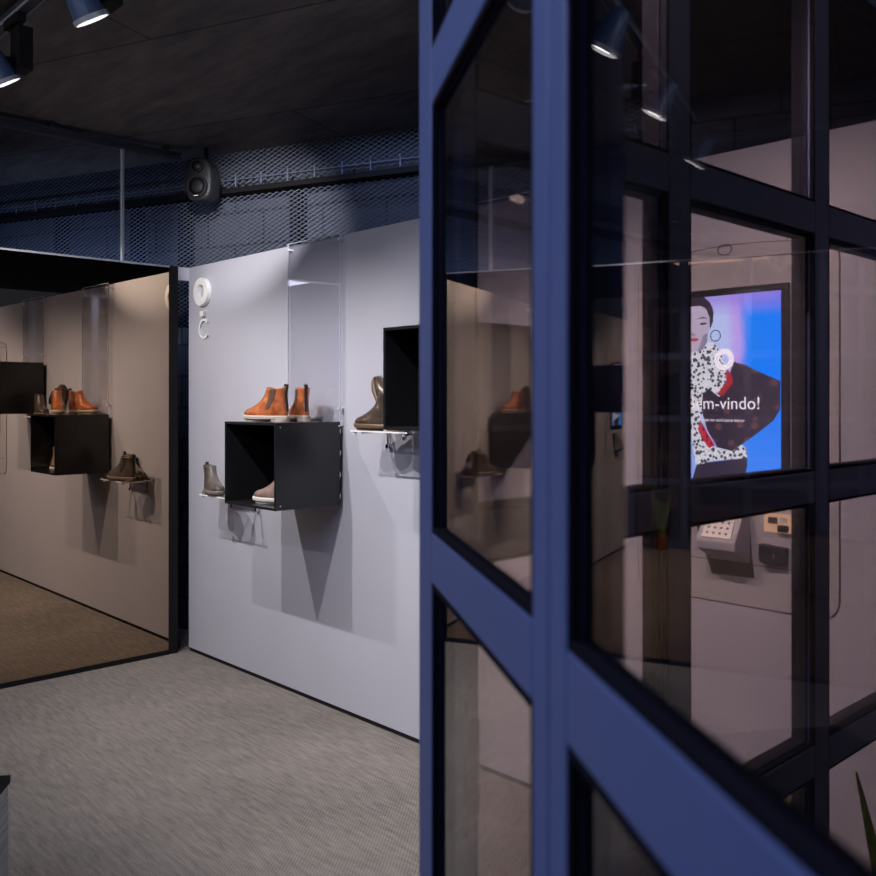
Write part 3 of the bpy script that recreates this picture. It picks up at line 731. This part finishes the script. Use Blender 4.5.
rm = obj('contactless_mark', ringplate((a[0] + b[0]) / 2, (a[1] + b[1]) / 2 + .0, .008, .006, -.0308, -.03, 16, 300, 420), M['greymetal'], rd); rm.matrix_parent_inverse = Matrix()
a, b = q(765, 512), q(792, 534)
sl_ = kp('lit_slot', bx(a[0], b[0], -.006, -.004, b[1], a[1]), M['slotglow'])
obj('slot_mouth', bx(a[0] + .048, b[0] - .006, -.022, -.006, b[1] + .004, b[1] + .024), M['reader'], sl_, bevel=.003)
obj('slot_window', bx(a[0] + .014, a[0] + .042, -.009, -.006, b[1] + .026, a[1] - .012), M['darkmetal'], sl_)
obj('slot_flap', bx(a[0] + .050, b[0] - .012, -.008, -.006, b[1] + .03, a[1] - .01), M['keys'], sl_)
kp('lower_groove', bx(kx0 + .05, kx1 - .05, -.0046, -.003, .952, .954), M['gasket'])

# ------------------------------------------------------------------ potted plant
def make_plant(loc, label, hs, sp):
    root_ = empty('potted_snake_plant', loc, 0, label, 'plant', 'snake plants near the glazing')
    bm = bmesh.new(); n = 28; prof = [(.045, 0), (.06, .10), (.068, .10), (.068, .125), (.060, .125), (.057, .105)]
    rg = [[bm.verts.new((r * math.cos(6.28318 * i / n), r * math.sin(6.28318 * i / n), z)) for i in range(n)] for r, z in prof]
    for A, B in zip(rg, rg[1:]):
        for i in range(n): bm.faces.new((A[i], A[(i+1) % n], B[(i+1) % n], B[i]))
    bm.faces.new(rg[0][::-1]); bm.faces.new(rg[-1]); obj('pot', bm, M['terracotta'], root_, smooth=False)
    obj('soil', tb((0, 0, .1055), (0, 0, .112), .055, 24), M['soil'], root_)
    for i in range(13):
        a = i * 2.4; r0 = .012 + .03 * (i / 13); h = (.34 + .10 * random.random()) * hs; lean = (.04 + .105 * (i / 13)) * sp
        bm = bmesh.new(); prev = None; tw = random.uniform(-1.7, 1.7)
    
        for k in range(9):
            t = k / 8; w = .017 * (1 - t ** 3) * (.7 + .6 * math.sin(t * 2.2)) + .0006
            cx = math.cos(a) * (r0 + lean * t ** 1.4); cy = math.sin(a) * (r0 + lean * t ** 1.4); cz = .108 + h * t
            d = Vector((-math.sin(a + tw * t), math.cos(a + tw * t), 0)); nn = Vector((math.cos(a), math.sin(a), 0))
            c0 = Vector((cx, cy, cz)); q4 = [bm.verts.new(c0 - d * w), bm.verts.new(c0 + nn * .003), bm.verts.new(c0 + d * w), bm.verts.new(c0 - nn * .002)]
            if prev:
                for j in range(4): bm.faces.new((prev[j], q4[j], q4[(j+1) % 4], prev[(j+1) % 4]))
            else: bm.faces.new(q4[::-1])
            prev = q4
        bm.faces.new(prev); obj('leaf', bm, M['leaf'], root_, smooth=False)

    return root_
make_plant((3.775, -.35, 0), 'small green snake plant in a terracotta pot below the kiosk, seen reflected in the door', 1.0, .5)
make_plant((4.135, -.50, 0), 'taller green snake plant whose leaves show at the bottom right edge of the photo', 1.22, .62)

# ------------------------------------------------------------------ low bench at the left edge
k = (325 - 438) / 915; bd = Vector((F[0] + k * RT[0], F[1] + k * RT[1])).normalized(); ba = math.atan2(bd.y, bd.x)
corner = Vector((CAM[0] + 2.44 * (F[0] + RT[0] * (10.5 - 438) / 915), CAM[1] + 2.44 * (F[1] + RT[1] * (10.5 - 438) / 915), 0))
be = empty('plinth', corner, ba, label='low grey wood-grain plinth with a black top at the bottom left corner of the photo', cat='plinth')
obj('body', bx(-1.2, -.004, .004, .5, 0, .43), M['woodgrey'], be)
obj('top', bx(-1.2, 0, 0, .504, .43, .45), M['blackmatt'], be)

# ------------------------------------------------------------------ lights, world, camera
def area(name, loc, size, sy, power, col, rot=(0, 0, 0)):
    l = bpy.data.lights.new(name, 'AREA'); l.shape = 'RECTANGLE'; l.size = size; l.size_y = sy; l.energy = power; l.color = col
    o = bpy.data.objects.new(name, l); C.objects.link(o); o.location = loc; o.rotation_euler = rot; return o
area('cool_fill_light', (3.9, -3.5, 2.86), .9, .3, 20, (.40, .53, 1.0), (R(30), 0, 0))  # added fill lamp standing in for the bluish ambient light on the door frame
area('cool_fill_light', (.9, -4.6, 2.86), 1.2, .3, 8, (.40, .53, 1.0), (R(25), 0, 0))  # second added bluish fill, for the display wall and its shadows
area('back_wall_fill', (1.7, .50, 2.84), 1.8, .05, 4.5, (.45, .6, 1.0), (R(8), 0, R(21.7)))  # added unseen lamp that tints the mesh and brick blue
area('back_wall_fill', (-1.1, -.62, 2.02), 1.6, .05, 2.6, (.45, .6, 1.0), (R(118), 0, R(21.7)))  # added lamp hidden behind the mirror, lifts the left part of the mesh
area('rear_fill_light', (2.3, -3.3, 2.87), 1.1, .08, 14, (1, .97, .96), (R(38), 0, 0))  # added neutral fill, evens out the top of the display wall
area('corridor_fill_light', (4.7, -.8, 2.86), .2, 1.0, 1.3, (1, .93, .85))  # added unseen lamp so the pale rails show up in the reflections
w = bpy.data.worlds.new('World'); bpy.context.scene.world = w; w.use_nodes = True
w.node_tree.nodes['Background'].inputs[0].default_value = (.10, .13, .22, 1); w.node_tree.nodes['Background'].inputs[1].default_value = .25

cd = bpy.data.cameras.new('Camera'); co = bpy.data.objects.new('Camera', cd); C.objects.link(co)
cd.sensor_width = 36; cd.lens = 915 / 876 * 36; cd.shift_y = -38 / 876; cd.clip_start = .02
co.location = CAM; co.rotation_euler = (R(90), 0, math.atan2(.7278, .6858))
cd.dof.use_dof = True; cd.dof.focus_distance = 4.9; cd.dof.aperture_fstop = 6.3
s = bpy.context.scene; s.camera = co
s.view_settings.view_transform = 'Standard'; s.view_settings.look = 'None'; s.view_settings.exposure = 0.1; s.view_settings.gamma = 1
s.view_settings.use_curve_mapping = False
s.cycles.max_bounces = 16; s.cycles.transparent_max_bounces = 24; s.cycles.glossy_bounces = 8
